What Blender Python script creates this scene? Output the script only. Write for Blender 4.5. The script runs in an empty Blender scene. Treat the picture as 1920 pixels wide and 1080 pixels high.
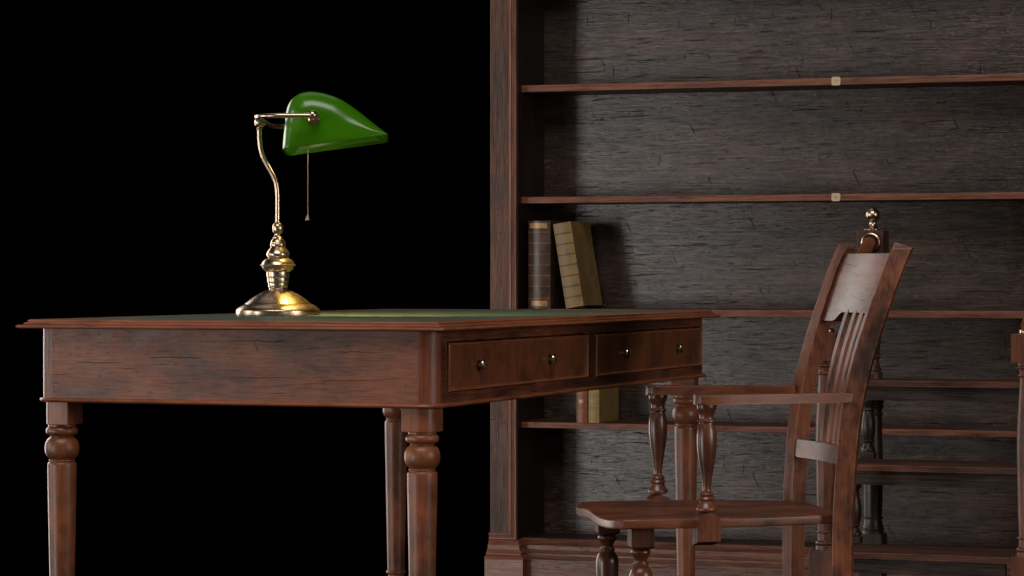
import bpy, bmesh, math, random
from mathutils import Vector, Matrix
random.seed(7)
C = bpy.context.scene.collection
SC = bpy.context.scene
PI = math.pi
YAW = 0.355           # desk, bookcase and steps share one orientation
CAMH = 0.85

# ------------------------------------------------------------------ materials
def nt(name):
    m = bpy.data.materials.new(name); m.use_nodes = True
    t = m.node_tree; t.nodes.clear()
    o = t.nodes.new('ShaderNodeOutputMaterial'); p = t.nodes.new('ShaderNodeBsdfPrincipled')
    t.links.new(p.outputs[0], o.inputs[0])
    return m, t, p, o

def N(t, typ, **kw):
    n = t.nodes.new(typ)
    for k, v in kw.items():
        if k.startswith('i_'):
            n.inputs[k[2:].replace('_', ' ')].default_value = v
        else: setattr(n, k, v)
    return n

def math_(t, op, a, b=None, c=None, clamp=False):
    n = t.nodes.new('ShaderNodeMath'); n.operation = op; n.use_clamp = clamp
    for i, v in enumerate((a, b, c)):
        if v is None: continue
        if isinstance(v, (int, float)): n.inputs[i].default_value = v
        else: t.links.new(v, n.inputs[i])
    return n.outputs[0]

def ramp(t, src, lo, hi, a=0.0, b=1.0):
    n = t.nodes.new('ShaderNodeMapRange'); n.interpolation_type = 'SMOOTHSTEP'
    t.links.new(src, n.inputs[0]); n.inputs[1].default_value = lo; n.inputs[2].default_value = hi
    n.inputs[3].default_value = a; n.inputs[4].default_value = b
    return n.outputs[0]

def mixc(t, fac, a, b, mode='MIX'):
    n = t.nodes.new('ShaderNodeMix'); n.data_type = 'RGBA'; n.blend_type = mode
    for s, v in ((0, fac), (6, a), (7, b)):
        if isinstance(v, (int, float)): n.inputs[s].default_value = v
        elif isinstance(v, tuple): n.inputs[s].default_value = (*v, 1) if len(v) == 3 else v
        else: t.links.new(v, n.inputs[s])
    return n.outputs[2]

def mapping(t, vec, sc, rot=(0, 0, 0), loc=(0, 0, 0)):
    m = t.nodes.new('ShaderNodeMapping'); m.vector_type = 'POINT'
    t.links.new(vec, m.inputs[0]); m.inputs['Scale'].default_value = sc
    m.inputs['Rotation'].default_value = rot; m.inputs['Location'].default_value = loc
    return m.outputs[0]

def noise(t, vec, scale, detail=3, rough=.55, dist=0.0):
    n = N(t, 'ShaderNodeTexNoise'); t.links.new(vec, n.inputs['Vector'])
    n.inputs['Scale'].default_value = scale; n.inputs['Detail'].default_value = detail
    n.inputs['Roughness'].default_value = rough; n.inputs['Distortion'].default_value = dist
    return n.outputs[0]

WOODS = {}
def wood(axis='x', dark=(.040, .0155, .0095), red=(.190, .054, .022), grain=1.0, crack=1.0, rough=(.36, .52),
         wear=.8, bump=1.0, mott=.5, edge=(.30, .100, .040), spec=.33, coat=0.0, seed=0.0, plane='xz', gs=1.0, ms=1.0, cloud=.35):
    key = (axis, dark, red, grain, crack, rough, wear, bump, mott, spec, coat, seed, plane, edge, gs, ms, cloud)
    if key in WOODS: return WOODS[key]
    def soft(c, k=.93, q=.05):
        g_ = (c[0] * .3 + c[1] * .6 + c[2] * .1); return tuple(k * (v * (1 - q) + g_ * q) for v in c)
    dark, red = soft(dark), soft(red)
    m, t, p, o = nt('aged_wood')
    tc = N(t, 'ShaderNodeTexCoord'); vec = tc.outputs['Object']
    s = [1, 1, 1]; s['xyz'.index(axis)] = .028
    st = mapping(t, vec, tuple(s), loc=(seed, seed * .7, seed * .3))
    s2 = [1, 1, 1]; s2['xyz'.index(axis)] = cloud
    st2 = mapping(t, vec, tuple(s2), loc=(seed * 2.1, seed, seed))
    fine = noise(t, st, 620 * gs, 3, .65)              # pores and fibre
    mid = noise(t, st, 270 * gs, 4, .6, .5)
    blot = noise(t, st2, 9, 4, .62, .4)          # stain rubbed away in clouds
    blot2 = noise(t, st2, 38, 3, .6)
    # marks live in a flat (along grain, across grain) space
    sx = N(t, 'ShaderNodeSeparateXYZ'); t.links.new(vec, sx.inputs[0])
    X_, Y_, Z_ = sx.outputs
    if plane == 'xy': U, V = (X_, Y_) if axis == 'x' else (Y_, X_)
    elif axis == 'x': U, V = X_, math_(t, 'ADD', Z_, math_(t, 'MULTIPLY', Y_, .9))
    elif axis == 'y': U, V = Y_, math_(t, 'ADD', Z_, math_(t, 'MULTIPLY', X_, .9))
    else: U, V = Z_, math_(t, 'ADD', X_, math_(t, 'MULTIPLY', Y_, .9))
    wob = math_(t, 'MULTIPLY', math_(t, 'SUBTRACT', noise(t, st2, 60, 2), .5), .0045)
    def dash(ang, cu, cv, hl, hw, prob, off, wobble=1.0):
        ca, sa = math.cos(math.radians(ang)), math.sin(math.radians(ang))
        u = math_(t, 'ADD', math_(t, 'MULTIPLY', U, ca), math_(t, 'MULTIPLY', V, sa))
        v = math_(t, 'SUBTRACT', math_(t, 'MULTIPLY', V, ca), math_(t, 'MULTIPLY', U, sa))
        v = math_(t, 'ADD', v, math_(t, 'MULTIPLY', wob, wobble))
        cb = N(t, 'ShaderNodeCombineXYZ')
        us = math_(t, 'DIVIDE', u, cu); vs = math_(t, 'DIVIDE', v, cv)
        t.links.new(math_(t, 'ADD', us, off + seed * 3.3), cb.inputs[0]); t.links.new(math_(t, 'ADD', vs, off * 2 + seed), cb.inputs[1])
        vo_ = N(t, 'ShaderNodeTexVoronoi', feature='F1'); vo_.voronoi_dimensions = '2D'; vo_.inputs['Scale'].default_value = 1
        t.links.new(cb.outputs[0], vo_.inputs['Vector'])
        df = N(t, 'ShaderNodeVectorMath', operation='SUBTRACT'); t.links.new(cb.outputs[0], df.inputs[0]); t.links.new(vo_.outputs['Position'], df.inputs[1])
        sp_ = N(t, 'ShaderNodeSeparateXYZ'); t.links.new(df.outputs[0], sp_.inputs[0])
        sc_ = N(t, 'ShaderNodeSeparateColor'); t.links.new(vo_.outputs['Color'], sc_.inputs[0])
        du = math_(t, 'DIVIDE', math_(t, 'MULTIPLY', sp_.outputs[0], cu), math_(t, 'MULTIPLY', math_(t, 'ADD', sc_.outputs[1], .35), hl))
        dv = math_(t, 'ABSOLUTE', math_(t, 'MULTIPLY', sp_.outputs[1], cv))
        tap = math_(t, 'MULTIPLY', math_(t, 'SUBTRACT', 1.0, math_(t, 'MULTIPLY', du, du)), hw, clamp=False)
        m_ = math_(t, 'MULTIPLY', math_(t, 'SUBTRACT', tap, dv), 1.0 / (hw * .55), clamp=True)
        return math_(t, 'MULTIPLY', m_, math_(t, 'LESS_THAN', sc_.outputs[0], prob))
    marks = [dash(0, .16, .030, .060, .0008 * ms, .15, 1.7, 1.6), dash(4, .07, .013, .022, .0005 * ms, .16, 5.2),
             dash(-64, .15, .15, .016 * ms, .0009 * ms, .36, 9.1, .35), dash(88, .12, .12, .010 * ms, .0008 * ms, .34, 3.4, .2), dash(30, .026, .026, .0012 * ms, .0011 * ms, .34, 7.7, 0), dash(50, .06, .05, .004, .0006, .5, 2.2, .6)]
    defect = marks[0]
    for k_ in marks[1:]: defect = math_(t, 'MAXIMUM', defect, k_)
    defect = math_(t, 'MULTIPLY', defect, crack, clamp=True)
    # short dark pores, the open grain of the boards
    pores = ramp(t, noise(t, st, 700 * gs, 2, .7), .62, .74)
    # colour
    f = ramp(t, math_(t, 'ADD', math_(t, 'MULTIPLY', blot, .75), math_(t, 'MULTIPLY', blot2, .25)), mott - .13, mott + .15)
    col = mixc(t, f, dark, red)
    g = ramp(t, math_(t, 'ADD', math_(t, 'MULTIPLY', fine, .55), math_(t, 'MULTIPLY', mid, .45)), .36, .62)
    dk = math_(t, 'SUBTRACT', 1.0, math_(t, 'MULTIPLY', math_(t, 'SUBTRACT', 1.0, g), .62 * grain))
    cg = N(t, 'ShaderNodeCombineColor')
    for i in range(3): t.links.new(dk, cg.inputs[i])
    col = mixc(t, 1.0, col, cg.outputs[0], 'MULTIPLY')
    if wear > 0:
        bv = N(t, 'ShaderNodeBevel', samples=4); bv.inputs['Radius'].default_value = .0035
        geo = N(t, 'ShaderNodeNewGeometry')
        dt = N(t, 'ShaderNodeVectorMath', operation='DOT_PRODUCT')
        t.links.new(bv.outputs[0], dt.inputs[0]); t.links.new(geo.outputs['Normal'], dt.inputs[1])
        e = ramp(t, dt.outputs['Value'], .90, .995, 1, 0)
        e = math_(t, 'MULTIPLY', e, ramp(t, blot2, .35, .6))
        col = mixc(t, math_(t, 'MULTIPLY', e, wear), col, edge)
    col = mixc(t, math_(t, 'MULTIPLY', pores, .34 * min(grain, 1.2)), col, (.008, .005, .004))
    col = mixc(t, math_(t, 'MULTIPLY', defect, .9), col, (.006, .004, .003))
    t.links.new(col, p.inputs['Base Color'])
    h = math_(t, 'ADD', math_(t, 'MULTIPLY', fine, .45 * grain), math_(t, 'MULTIPLY', mid, .55 * grain))
    h = math_(t, 'SUBTRACT', h, math_(t, 'MULTIPLY', defect, 1.8))
    h = math_(t, 'SUBTRACT', h, math_(t, 'MULTIPLY', pores, .5 * grain))
    bp = N(t, 'ShaderNodeBump'); bp.inputs['Strength'].default_value = .75; bp.inputs['Distance'].default_value = .0011 * bump
    t.links.new(h, bp.inputs['Height']); t.links.new(bp.outputs[0], p.inputs['Normal'])
    r = ramp(t, math_(t, 'ADD', math_(t, 'MULTIPLY', blot2, .5), math_(t, 'MULTIPLY', mid, .5)), .35, .65, rough[0], rough[1])
    t.links.new(r, p.inputs['Roughness'])
    cav = math_(t, 'MULTIPLY', math_(t, 'SUBTRACT', 1.0, math_(t, 'MULTIPLY', pores, min(1, .75 * grain))), math_(t, 'SUBTRACT', 1.0, math_(t, 'MULTIPLY', defect, .95)))
    cav = math_(t, 'MULTIPLY', cav, ramp(t, math_(t, 'ADD', math_(t, 'MULTIPLY', fine, .4), math_(t, 'MULTIPLY', mid, .6)), .36, .58, 1 - .6 * min(1, grain), 1.12))
    t.links.new(math_(t, 'MULTIPLY', cav, spec * 1.1), p.inputs['Specular IOR Level'])
    if coat:
        p.inputs['Coat Weight'].default_value = coat; p.inputs['Coat Roughness'].default_value = .22
    WOODS[key] = m
    return m

def brass():
    m, t, p, o = nt('aged_brass')
    tc = N(t, 'ShaderNodeTexCoord')
    n = noise(t, tc.outputs['Object'], 90, 4, .6); n2 = noise(t, tc.outputs['Object'], 400, 2)
    f = ramp(t, n, .42, .66)
    t.links.new(mixc(t, f, (.52, .395, .28), (.42, .31, .21)), p.inputs['Base Color'])
    p.inputs['Metallic'].default_value = 1
    t.links.new(ramp(t, n, .3, .7, .25, .31), p.inputs['Roughness'])
    bp = N(t, 'ShaderNodeBump'); bp.inputs['Strength'].default_value = .12; bp.inputs['Distance'].default_value = .0004
    t.links.new(n2, bp.inputs['Height']); t.links.new(bp.outputs[0], p.inputs['Normal'])
    return m

def simple(name, col, rough=.5, metal=0, spec=.5, var=.25, scale=40, bump=.0):
    m, t, p, o = nt(name)
    tc = N(t, 'ShaderNodeTexCoord'); n = noise(t, tc.outputs['Object'], scale, 4, .6)
    d = tuple(c * (1 - var) for c in col); b = tuple(min(1, c * (1 + var)) for c in col)
    t.links.new(mixc(t, ramp(t, n, .3, .7), d, b), p.inputs['Base Color'])
    t.links.new(ramp(t, n, .3, .7, rough * .85, rough * 1.15), p.inputs['Roughness'])
    p.inputs['Metallic'].default_value = metal; p.inputs['Specular IOR Level'].default_value = spec
    if bump:
        n2 = noise(t, tc.outputs['Object'], scale * 9, 2)
        bp = N(t, 'ShaderNodeBump'); bp.inputs['Strength'].default_value = .5; bp.inputs['Distance'].default_value = bump
        t.links.new(n2, bp.inputs['Height']); t.links.new(bp.outputs[0], p.inputs['Normal'])
    return m

def green_glass():
    m, t, p, o = nt('green_cased_glass')
    p.inputs['Base Color'].default_value = (.050, .20, .0015, 1)
    p.inputs['Roughness'].default_value = .24
    p.inputs['Specular IOR Level'].default_value = .75
    tr = N(t, 'ShaderNodeBsdfTranslucent'); tr.inputs['Color'].default_value = (.10, .36, .006, 1)
    mx = N(t, 'ShaderNodeMixShader'); mx.inputs[0].default_value = .38
    t.links.new(p.outputs[0], mx.inputs[1]); t.links.new(tr.outputs[0], mx.inputs[2])
    t.links.new(mx.outputs[0], o.inputs[0])
    return m

def emit(name, col, s):
    m, t, p, o = nt(name)
    p.inputs['Base Color'].default_value = (.8, .75, .6, 1)
    p.inputs['Emission Color'].default_value = (*col, 1); p.inputs['Emission Strength'].default_value = s
    return m

BRASS = brass()
KNOBM = simple('pale_polished_brass', (.80, .72, .55), .22, 1, .5, .08, 90)
LEATHER = simple('green_leather', (.034, .058, .038), .50, 0, .5, .12, 25, .0001)
GLASS = green_glass()
BULB = emit('warm_bulb_glass', (1, .62, .18), 2.0)
IVORY = simple('ivory_plate', (.50, .39, .24), .6, 0, .4, .12, 160)
INK = simple('faded_ink', (.26, .17, .09), .6, 0, .3, .2, 200)
PAPER = simple('book_pages', (.42, .35, .24), .8, 0, .2, .2, 200)

# ------------------------------------------------------------------ mesh helpers
def obj(name, bm, mats, parent=None, smooth=True, angle=35):
    bmesh.ops.recalc_face_normals(bm, faces=bm.faces)
    me = bpy.data.meshes.new(name); bm.to_mesh(me); bm.free()
    o = bpy.data.objects.new(name, me); C.objects.link(o)
    for m in (mats if isinstance(mats, (list, tuple)) else [mats]): me.materials.append(m)
    if smooth:
        me.shade_smooth()
        try: me.set_sharp_from_angle(angle=math.radians(angle))
        except Exception: pass
    if parent: o.parent = parent
    if smooth:
        wn = o.modifiers.new('weighted_normals', 'WEIGHTED_NORMAL'); wn.keep_sharp = True; wn.weight = 80
    return o

def thing(name, label, cat, loc=(0, 0, 0), rz=0, group=None):
    o = bpy.data.objects.new(name, None); C.objects.link(o)
    o.empty_display_size = .05
    o.location = loc; o.rotation_euler = (0, 0, rz); o['label'] = label; o['category'] = cat
    if group: o['group'] = group
    return o

def box(bm, x0, x1, y0, y1, z0, z1, bev=.0015, seg=2, mi=0):
    tmp = bmesh.new(); bmesh.ops.create_cube(tmp, size=1)
    for v in tmp.verts: v.co = Vector((x0 + (v.co.x + .5) * (x1 - x0), y0 + (v.co.y + .5) * (y1 - y0), z0 + (v.co.z + .5) * (z1 - z0)))
    if bev: bmesh.ops.bevel(tmp, geom=tmp.edges[:], offset=bev, segments=seg, profile=.5, affect='EDGES')
    add(bm, tmp, mi)

def add(bm, tmp, mi=0, M=None):
    if M is not None: bmesh.ops.transform(tmp, matrix=M, verts=tmp.verts)
    vm = {}
    for v in tmp.verts: vm[v] = bm.verts.new(v.co)
    for f in tmp.faces:
        try:
            nf = bm.faces.new([vm[v] for v in f.verts]); nf.material_index = mi if mi else f.material_index
        except ValueError: pass
    tmp.free()

def catmull(pts, n=6):
    out = []
    for i in range(len(pts) - 1):
        p0 = pts[max(i - 1, 0)]; p1 = pts[i]; p2 = pts[i + 1]; p3 = pts[min(i + 2, len(pts) - 1)]
        for k in range(n):
            s = k / n
            out.append(tuple(.5 * ((2 * b) + (-a + c) * s + (2 * a - 5 * b + 4 * c - d) * s * s + (-a + 3 * b - 3 * c + d) * s ** 3)
                             for a, b, c, d in zip(p0, p1, p2, p3)))
    out.append(tuple(pts[-1])); return out

def lathe(bm, prof, cx=0, cy=0, seg=40, mi=0, M=None):
    """prof: list of (r, z), closed with caps."""
    tmp = bmesh.new(); rings = []
    for r, z in prof:
        rings.append([tmp.verts.new((cx + r * math.cos(2 * PI * k / seg), cy + r * math.sin(2 * PI * k / seg), z)) for k in range(seg)])
    for a, b in zip(rings, rings[1:]):
        for k in range(seg):
            tmp.faces.new((a[k], a[(k + 1) % seg], b[(k + 1) % seg], b[k]))
    tmp.faces.new(rings[0][::-1]); tmp.faces.new(rings[-1])
    add(bm, tmp, mi, M)

def torus_pts(r0, rmax, za, zb, n=6):
    """a bead bulging from r0 to rmax between za and zb"""
    return [(r0 + (rmax - r0) * math.sin(PI * i / n), za + (zb - za) * (1 - math.cos(PI * i / n)) / 2) for i in range(n + 1)]

def tube(bm, pts, r, seg=14, mi=0):
    tmp = bmesh.new(); P = [Vector(p) for p in pts]; rings = []
    up = Vector((0, 0, 1)); prev = None
    for i, p in enumerate(P):
        d = (P[min(i + 1, len(P) - 1)] - P[max(i - 1, 0)]).normalized()
        if prev is None:
            a = d.cross(up)
            if a.length < .2: a = d.cross(Vector((1, 0, 0)))
            a.normalize()
        else:
            a = (prev - d * prev.dot(d)).normalized()
        prev = a; b = d.cross(a)
        rr = r[i] if isinstance(r, (list, tuple)) else r
        rings.append([tmp.verts.new(p + a * rr * math.cos(2 * PI * k / seg) + b * rr * math.sin(2 * PI * k / seg)) for k in range(seg)])
    for a, b in zip(rings, rings[1:]):
        for k in range(seg): tmp.faces.new((a[k], a[(k + 1) % seg], b[(k + 1) % seg], b[k]))
    tmp.faces.new(rings[0][::-1]); tmp.faces.new(rings[-1])
    add(bm, tmp, mi)

def sphere(bm, c, r, seg=24, mi=0, sc=(1, 1, 1)):
    tmp = bmesh.new(); bmesh.ops.create_uvsphere(tmp, u_segments=seg, v_segments=seg // 2, radius=r)
    add(bm, tmp, mi, Matrix.Translation(c) @ Matrix.Diagonal((*sc, 1)))

def extrude_poly(bm, poly, a0, a1, axis='z', bev=.0012, mi=0, seg=2):
    """poly in the plane normal to axis: z->(x,y)  y->(x,z)  x->(y,z)"""
    tmp = bmesh.new()
    def P(u, v, w):
        return {'z': (u, v, w), 'y': (u, w, v), 'x': (w, u, v)}[axis]
    A = [tmp.verts.new(P(u, v, a0)) for u, v in poly]; B = [tmp.verts.new(P(u, v, a1)) for u, v in poly]
    n = len(poly)
    fa = tmp.faces.new(A[::-1]); fb = tmp.faces.new(B)
    for i in range(n): tmp.faces.new((A[i], A[(i + 1) % n], B[(i + 1) % n], B[i]))
    if bev:
        es = list(fa.edges) + list(fb.edges)
        bmesh.ops.bevel(tmp, geom=es, offset=bev, segments=seg, profile=.5, affect='EDGES')
    add(bm, tmp, mi)

def rrect(x0, x1, y0, y1, r, n=8):
    if r <= 0: return [(x0, y0), (x1, y0), (x1, y1), (x0, y1)]
    pts = []
    for cx, cy, a in ((x0 + r, y0 + r, PI), (x1 - r, y0 + r, 1.5 * PI), (x1 - r, y1 - r, 0), (x0 + r, y1 - r, .5 * PI)):
        for k in range(n + 1):
            t = a + .5 * PI * k / n; pts.append((cx + r * math.cos(t), cy + r * math.sin(t)))
    return pts

def loft_loops(bm, loops, close_first=False, close_last=False, mfun=None):
    rings = [[bm.verts.new(p) for p in L] for L in loops]
    for a, b in zip(rings, rings[1:]):
        n = len(a)
        for k in range(n):
            f = bm.faces.new((a[k], a[(k + 1) % n], b[(k + 1) % n], b[k]))
            if mfun: f.normal_update(); f.material_index = mfun(f)
    if close_first: bm.faces.new(rings[0][::-1])
    if close_last: bm.faces.new(rings[-1])

def loc2world(o, x, y):
    c, s = math.cos(YAW), math.sin(YAW)
    return (o[0] + x * c + y * s, o[1] - x * s + y * c)

# ------------------------------------------------------------------ DESK
DC = (-.128, 4.70)
W, L = .747, 1.578
ZT = .7715
WX = wood('x', seed=1.0, mott=.46, crack=.62, red=(.225, .064, .026), dark=(.068, .026, .015), spec=.34, bump=.4, gs=2.1, cloud=.6, grain=.7)
WY = wood('y', seed=2.0, mott=.50, crack=.25, plane='yz', grain=.8, bump=.55, red=(.17, .048, .018), dark=(.045, .016, .009), rough=(.38, .5))
WZ = wood('z', seed=3.0, mott=.44, crack=.3, grain=.5, bump=.35, rough=(.33, .45))
RIMX = wood('x', seed=4.0, mott=.40, crack=.3, grain=.7, bump=.4, red=(.29, .086, .036), dark=(.13, .040, .018), rough=(.32, .42))
RIMY = wood('y', seed=5.0, mott=.40, crack=.2, grain=.7, bump=.4, red=(.24, .070, .024), dark=(.11, .033, .013), plane='yz', rough=(.35, .45))
DRAW = wood('z', seed=6.0, mott=.47, crack=.1, grain=.35, bump=.2, cloud=1, plane='yz', red=(.155, .046, .014), dark=(.070, .022, .009), rough=(.40, .52), wear=.8)
BEADM = wood('y', seed=7.0, mott=.35, crack=0, grain=.3, bump=.2, red=(.22, .068, .028), dark=(.14, .043, .019), plane='yz', rough=(.3, .4), spec=.45)  # lighter than the drawer: the highlight along the bead is put into its colour
desk = thing('writing_desk', 'dark mahogany writing desk with green leather top, two drawers and turned legs', 'desk', (*DC, 0), -YAW)
# apron
bm = bmesh.new()
R = .030
ax0, ax1, ay0, ay1 = -W, 0, 0, L
zs = [.6345, .7558]
isx = lambda f: 0 if abs(f.normal.y) > abs(f.normal.x) else 1
def isc(f):
    if max(abs(f.normal.x), abs(f.normal.y)) < .999: return 2
    return isx(f)
# four faces of the apron as a hollow band, open in front of the drawers
dr = [(.0539, .7802), (.8247, 1.5440)]
DZ0, DZ1 = .6514, .7385
outer = rrect(ax0, ax1, ay0, ay1, R, 8)
# split the +x side by inserting points at drawer bounds
def band(z0, z1, pts):
    n = len(pts)
    for i in range(n):
        a, b = pts[i], pts[(i + 1) % n]
        if abs(a[0]) < 1e-6 and abs(b[0]) < 1e-6 and abs(a[1] - b[1]) > .5: continue
        q = [bm.verts.new((a[0], a[1], z0)), bm.verts.new((b[0], b[1], z0)), bm.verts.new((b[0], b[1], z1)), bm.verts.new((a[0], a[1], z1))]
        f = bm.faces.new(q); f.normal_update(); f.material_index = isc(f)
band(zs[0], zs[1], outer)
def quad(y0, y1, z0, z1, x=0.0):
    f = bm.faces.new([bm.verts.new((x, y0, z0)), bm.verts.new((x, y1, z0)), bm.verts.new((x, y1, z1)), bm.verts.new((x, y0, z1))]); f.material_index = 1
ys = [R, dr[0][0], dr[0][1], dr[1][0], dr[1][1], L - R]
for i in range(5):
    if i in (1, 3):
        quad(ys[i], ys[i + 1], zs[0], DZ0); quad(ys[i], ys[i + 1], DZ1, zs[1])
        # recess walls
        for (a, b) in (((ys[i], DZ0), (ys[i + 1], DZ0)), ((ys[i + 1], DZ0), (ys[i + 1], DZ1)), ((ys[i + 1], DZ1), (ys[i], DZ1)), ((ys[i], DZ1), (ys[i], DZ0))):
            f = bm.faces.new([bm.verts.new((0, a[0], a[1])), bm.verts.new((0, b[0], b[1])), bm.verts.new((-.02, b[0], b[1])), bm.verts.new((-.02, a[0], a[1]))]); f.material_index = 1
        quad(ys[i], ys[i + 1], DZ0, DZ1, -.02)
    else: quad(ys[i], ys[i + 1], zs[0], zs[1])
inner_r = rrect(ax0 + .02, ax1 - .022, ay0 + .02, ay1 - .02, R - .018, 8)
bot = [bm.verts.new((x, y, zs[0])) for x, y in outer]; bin_ = [bm.verts.new((x, y, zs[0])) for x, y in inner_r]
tin = [bm.verts.new((x, y, zs[1])) for x, y in inner_r]
n = len(bot)
for k in range(n):
    bm.faces.new((bot[k], bot[(k + 1) % n], bin_[(k + 1) % n], bin_[k])); bm.faces.new((bin_[k], bin_[(k + 1) % n], tin[(k + 1) % n], tin[k]))
bmesh.ops.remove_doubles(bm, verts=bm.verts, dist=.00005)
obj('apron', bm, [WX, WY, WZ], desk, angle=30)
# bottom moulding
bm = bmesh.new()
def ring_sweep(bm, prof, x0, x1, y0, y1, r, n=8):
    loops = []
    for off, z in prof:
        rr = max(r + off, 0) if r > 0 else 0
        loops.append([(x, y, z) for x, y in rrect(x0 - off, x1 + off, y0 - off, y1 + off, rr, n)])
    loops.append(loops[0])
    loft_loops(bm, loops, mfun=isx)
    bmesh.ops.remove_doubles(bm, verts=bm.verts, dist=.00002)
pr = [(-.012, .6272)] + [(.001 + .0055 * math.sin(PI * i / 6), .6272 + .0080 * (1 - math.cos(PI * i / 6)) / 2) for i in range(7)] + [(-.012, .6352)]
ring_sweep(bm, pr, ax0, ax1, ay0, ay1, R)
obj('bottom_moulding', bm, [RIMX, RIMY], desk)
# table top
OV = .0272
x0, x1, y0, y1 = -W - OV, OV, -OV, L + OV
bm = bmesh.new()
prof = [(-.0497, ZT - .0025), (-.0497, ZT - .0002), (-.0492, ZT), (-.0185, ZT), (-.0168, ZT - .0005), (-.0156, ZT - .0016), (-.0154, ZT - .0030), (-.0162, ZT - .0036), (-.0162, ZT - .0046), (-.0140, ZT - .0048), (-.0120, ZT - .0053), (-.0104, ZT - .0066), (-.0100, ZT - .0080), (-.0108, ZT - .0086),
        (-.0108, ZT - .0092), (-.0050, ZT - .0094), (-.0020, ZT - .0100), (-.0004, ZT - .0112), (0, ZT - .0122), (-.0012, ZT - .0130), (-.0012, ZT - .0136), (-.0022, ZT - .0146), (-.0040, ZT - .0153), (-.0070, ZT - .0157), (-.06, ZT - .0157)]
loops = [[(x, y, z) for x, y in ((x0 - o_, y0 - o_), (x1 + o_, y0 - o_), (x1 + o_, y1 + o_), (x0 - o_, y1 + o_))] for o_, z in prof]
rings = []
for Lp in loops: rings.append([bm.verts.new(p) for p in Lp])
for a, b in zip(rings, rings[1:]):
    for k in range(4):
        f = bm.faces.new((a[k], a[(k + 1) % 4], b[(k + 1) % 4], b[k])); f.material_index = 0 if k % 2 == 0 else 1
bm.faces.new(rings[-1]); bm.faces.new(rings[0][::-1])
obj('tabletop', bm, [RIMX, RIMY], desk, angle=32)
bm = bmesh.new()
box(bm, x0 + .0502, x1 - .0502, y0 + .0502, y1 - .0502, ZT - .0020, ZT - .0003, .0008)
obj('leather_inset', bm, LEATHER, desk)
# drawers
for (a, b), ks in zip(dr, ((.207, .570), (1.010, 1.372))):
    bm = bmesh.new()
    g = .0034
    a_, b_, z0_, z1_ = a + g, b - g * .5, DZ0 + g * .4, DZ1 - g
    def loop(off, x): return [(x, y, z) for y, z in ((a_ + off, z0_ + off), (b_ - off, z0_ + off), (b_ - off, z1_ - off), (a_ + off, z1_ - off))]
    loft_loops(bm, [loop(0, -.018), loop(0, .0010), loop(.0007, .0032), loop(.0020, .0046), loop(.0036, .0046), loop(.0047, .0034), loop(.0052, .0010), loop(.0054, -.0018), loop(.0095, -.0018)], close_last=True)
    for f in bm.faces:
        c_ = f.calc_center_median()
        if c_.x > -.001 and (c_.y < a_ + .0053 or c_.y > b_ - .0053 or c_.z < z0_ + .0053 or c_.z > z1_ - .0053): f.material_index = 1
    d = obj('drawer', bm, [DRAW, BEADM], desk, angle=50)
    for ky in ks:
        bm = bmesh.new()
        M = Matrix.Translation((-.0016, ky, (DZ0 + DZ1) / 2 - .001)) @ Matrix.Rotation(PI / 2, 4, 'Y')
        pf = [(r_q * 1.24, z_q * .86) for r_q, z_q in [(.0034, 0), (.0034, .0010), (.0024, .002), (.0022, .0060), (.0036, .0072), (.0062, .0080), (.0080, .0096), (.0085, .0114), (.0080, .0132), (.0064, .0147), (.0038, .0157), (.0016, .0160), (.0004, .0161)]]
        lathe(bm, pf, seg=28, M=M)
        obj('drawer_knob', bm, KNOBM, d)
# legs
def zpx(py): return .85 - (py - 514.2) * .000894
LP = [(.024, .5875), (.024, .584), (.0225, .583)] + torus_pts(.024, .0282, .5825, .5695, 8)[0:] + [(.0215, .5685), (.0202, .5670), (.0202, .5655), (.0225, .5640)]
LP += [(.0262, .5608), (.0287, .5560), (.0300, .5500), (.0302, .5450), (.0296, .5395), (.0278, .5340), (.0250, .5300), (.0222, .5275), (.0215, .5262)]
LP += torus_pts(.0216, .0228, .5262, .5230, 4) + [(.0214, .5226), (.0216, .5218), (.0236, .5212), (.0250, .5192), (.0254, .516), (.0254, .50)]
LP += [(.0254 - .0062 * k / 8, .50 - .315 * k / 8) for k in range(1, 9)]
LP += torus_pts(.0185, .0225, .185, .176, 6) + [(.0175, .174), (.018, .168), (.0235, .15), (.0245, .13), (.022, .10), (.0170, .075), (.0155, .06), (.0185, .05), (.021, .035), (.0205, .012), (.018, 0)]
LEGM = wood('z', seed=8.0, mott=.47, crack=.25, grain=.28, bump=.2, rough=(.33, .45), red=(.235, .068, .025), dark=(.075, .027, .014), wear=.3, cloud=.8)
for i, (sx, sy) in enumerate(((1, 0), (0, 0), (0, 1), (1, 1))):
    bx0 = -.062 if sx else -W + .005; bx1 = -.008 if sx else -W + .058
    by0 = .005 if sy == 0 else L - .058; by1 = .059 if sy == 0 else L - .004
    cx, cy = (bx0 + bx1) / 2, (by0 + by1) / 2
    bm = bmesh.new()
    # square top block, its outer corner rounded like the apron
    rr = .026; pts = []
    corners = [(bx0, by0, 1, 1), (bx1, by0, -1, 1), (bx1, by1, -1, -1), (bx0, by1, 1, -1)]
    oc = {(1, 0): 1, (0, 0): 0, (0, 1): 3, (1, 1): 2}[(sx, sy)]
    for j, (px, py, dx, dy) in enumerate(corners):
        r_ = rr if j == oc else .0015
        a0 = [PI, 1.5 * PI, 0, .5 * PI][j]
        for k in range(9 if j == oc else 3):
            t_ = a0 + .5 * PI * k / (8 if j == oc else 2)
            pts.append((px + dx * r_ + r_ * math.cos(t_), py + dy * r_ + r_ * math.sin(t_)))
    extrude_poly(bm, pts, .5875, .6343, 'z', .0015)
    lathe(bm, LP, cx, cy, 44)
    obj('leg', bm, LEGM, desk, angle=45)

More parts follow.
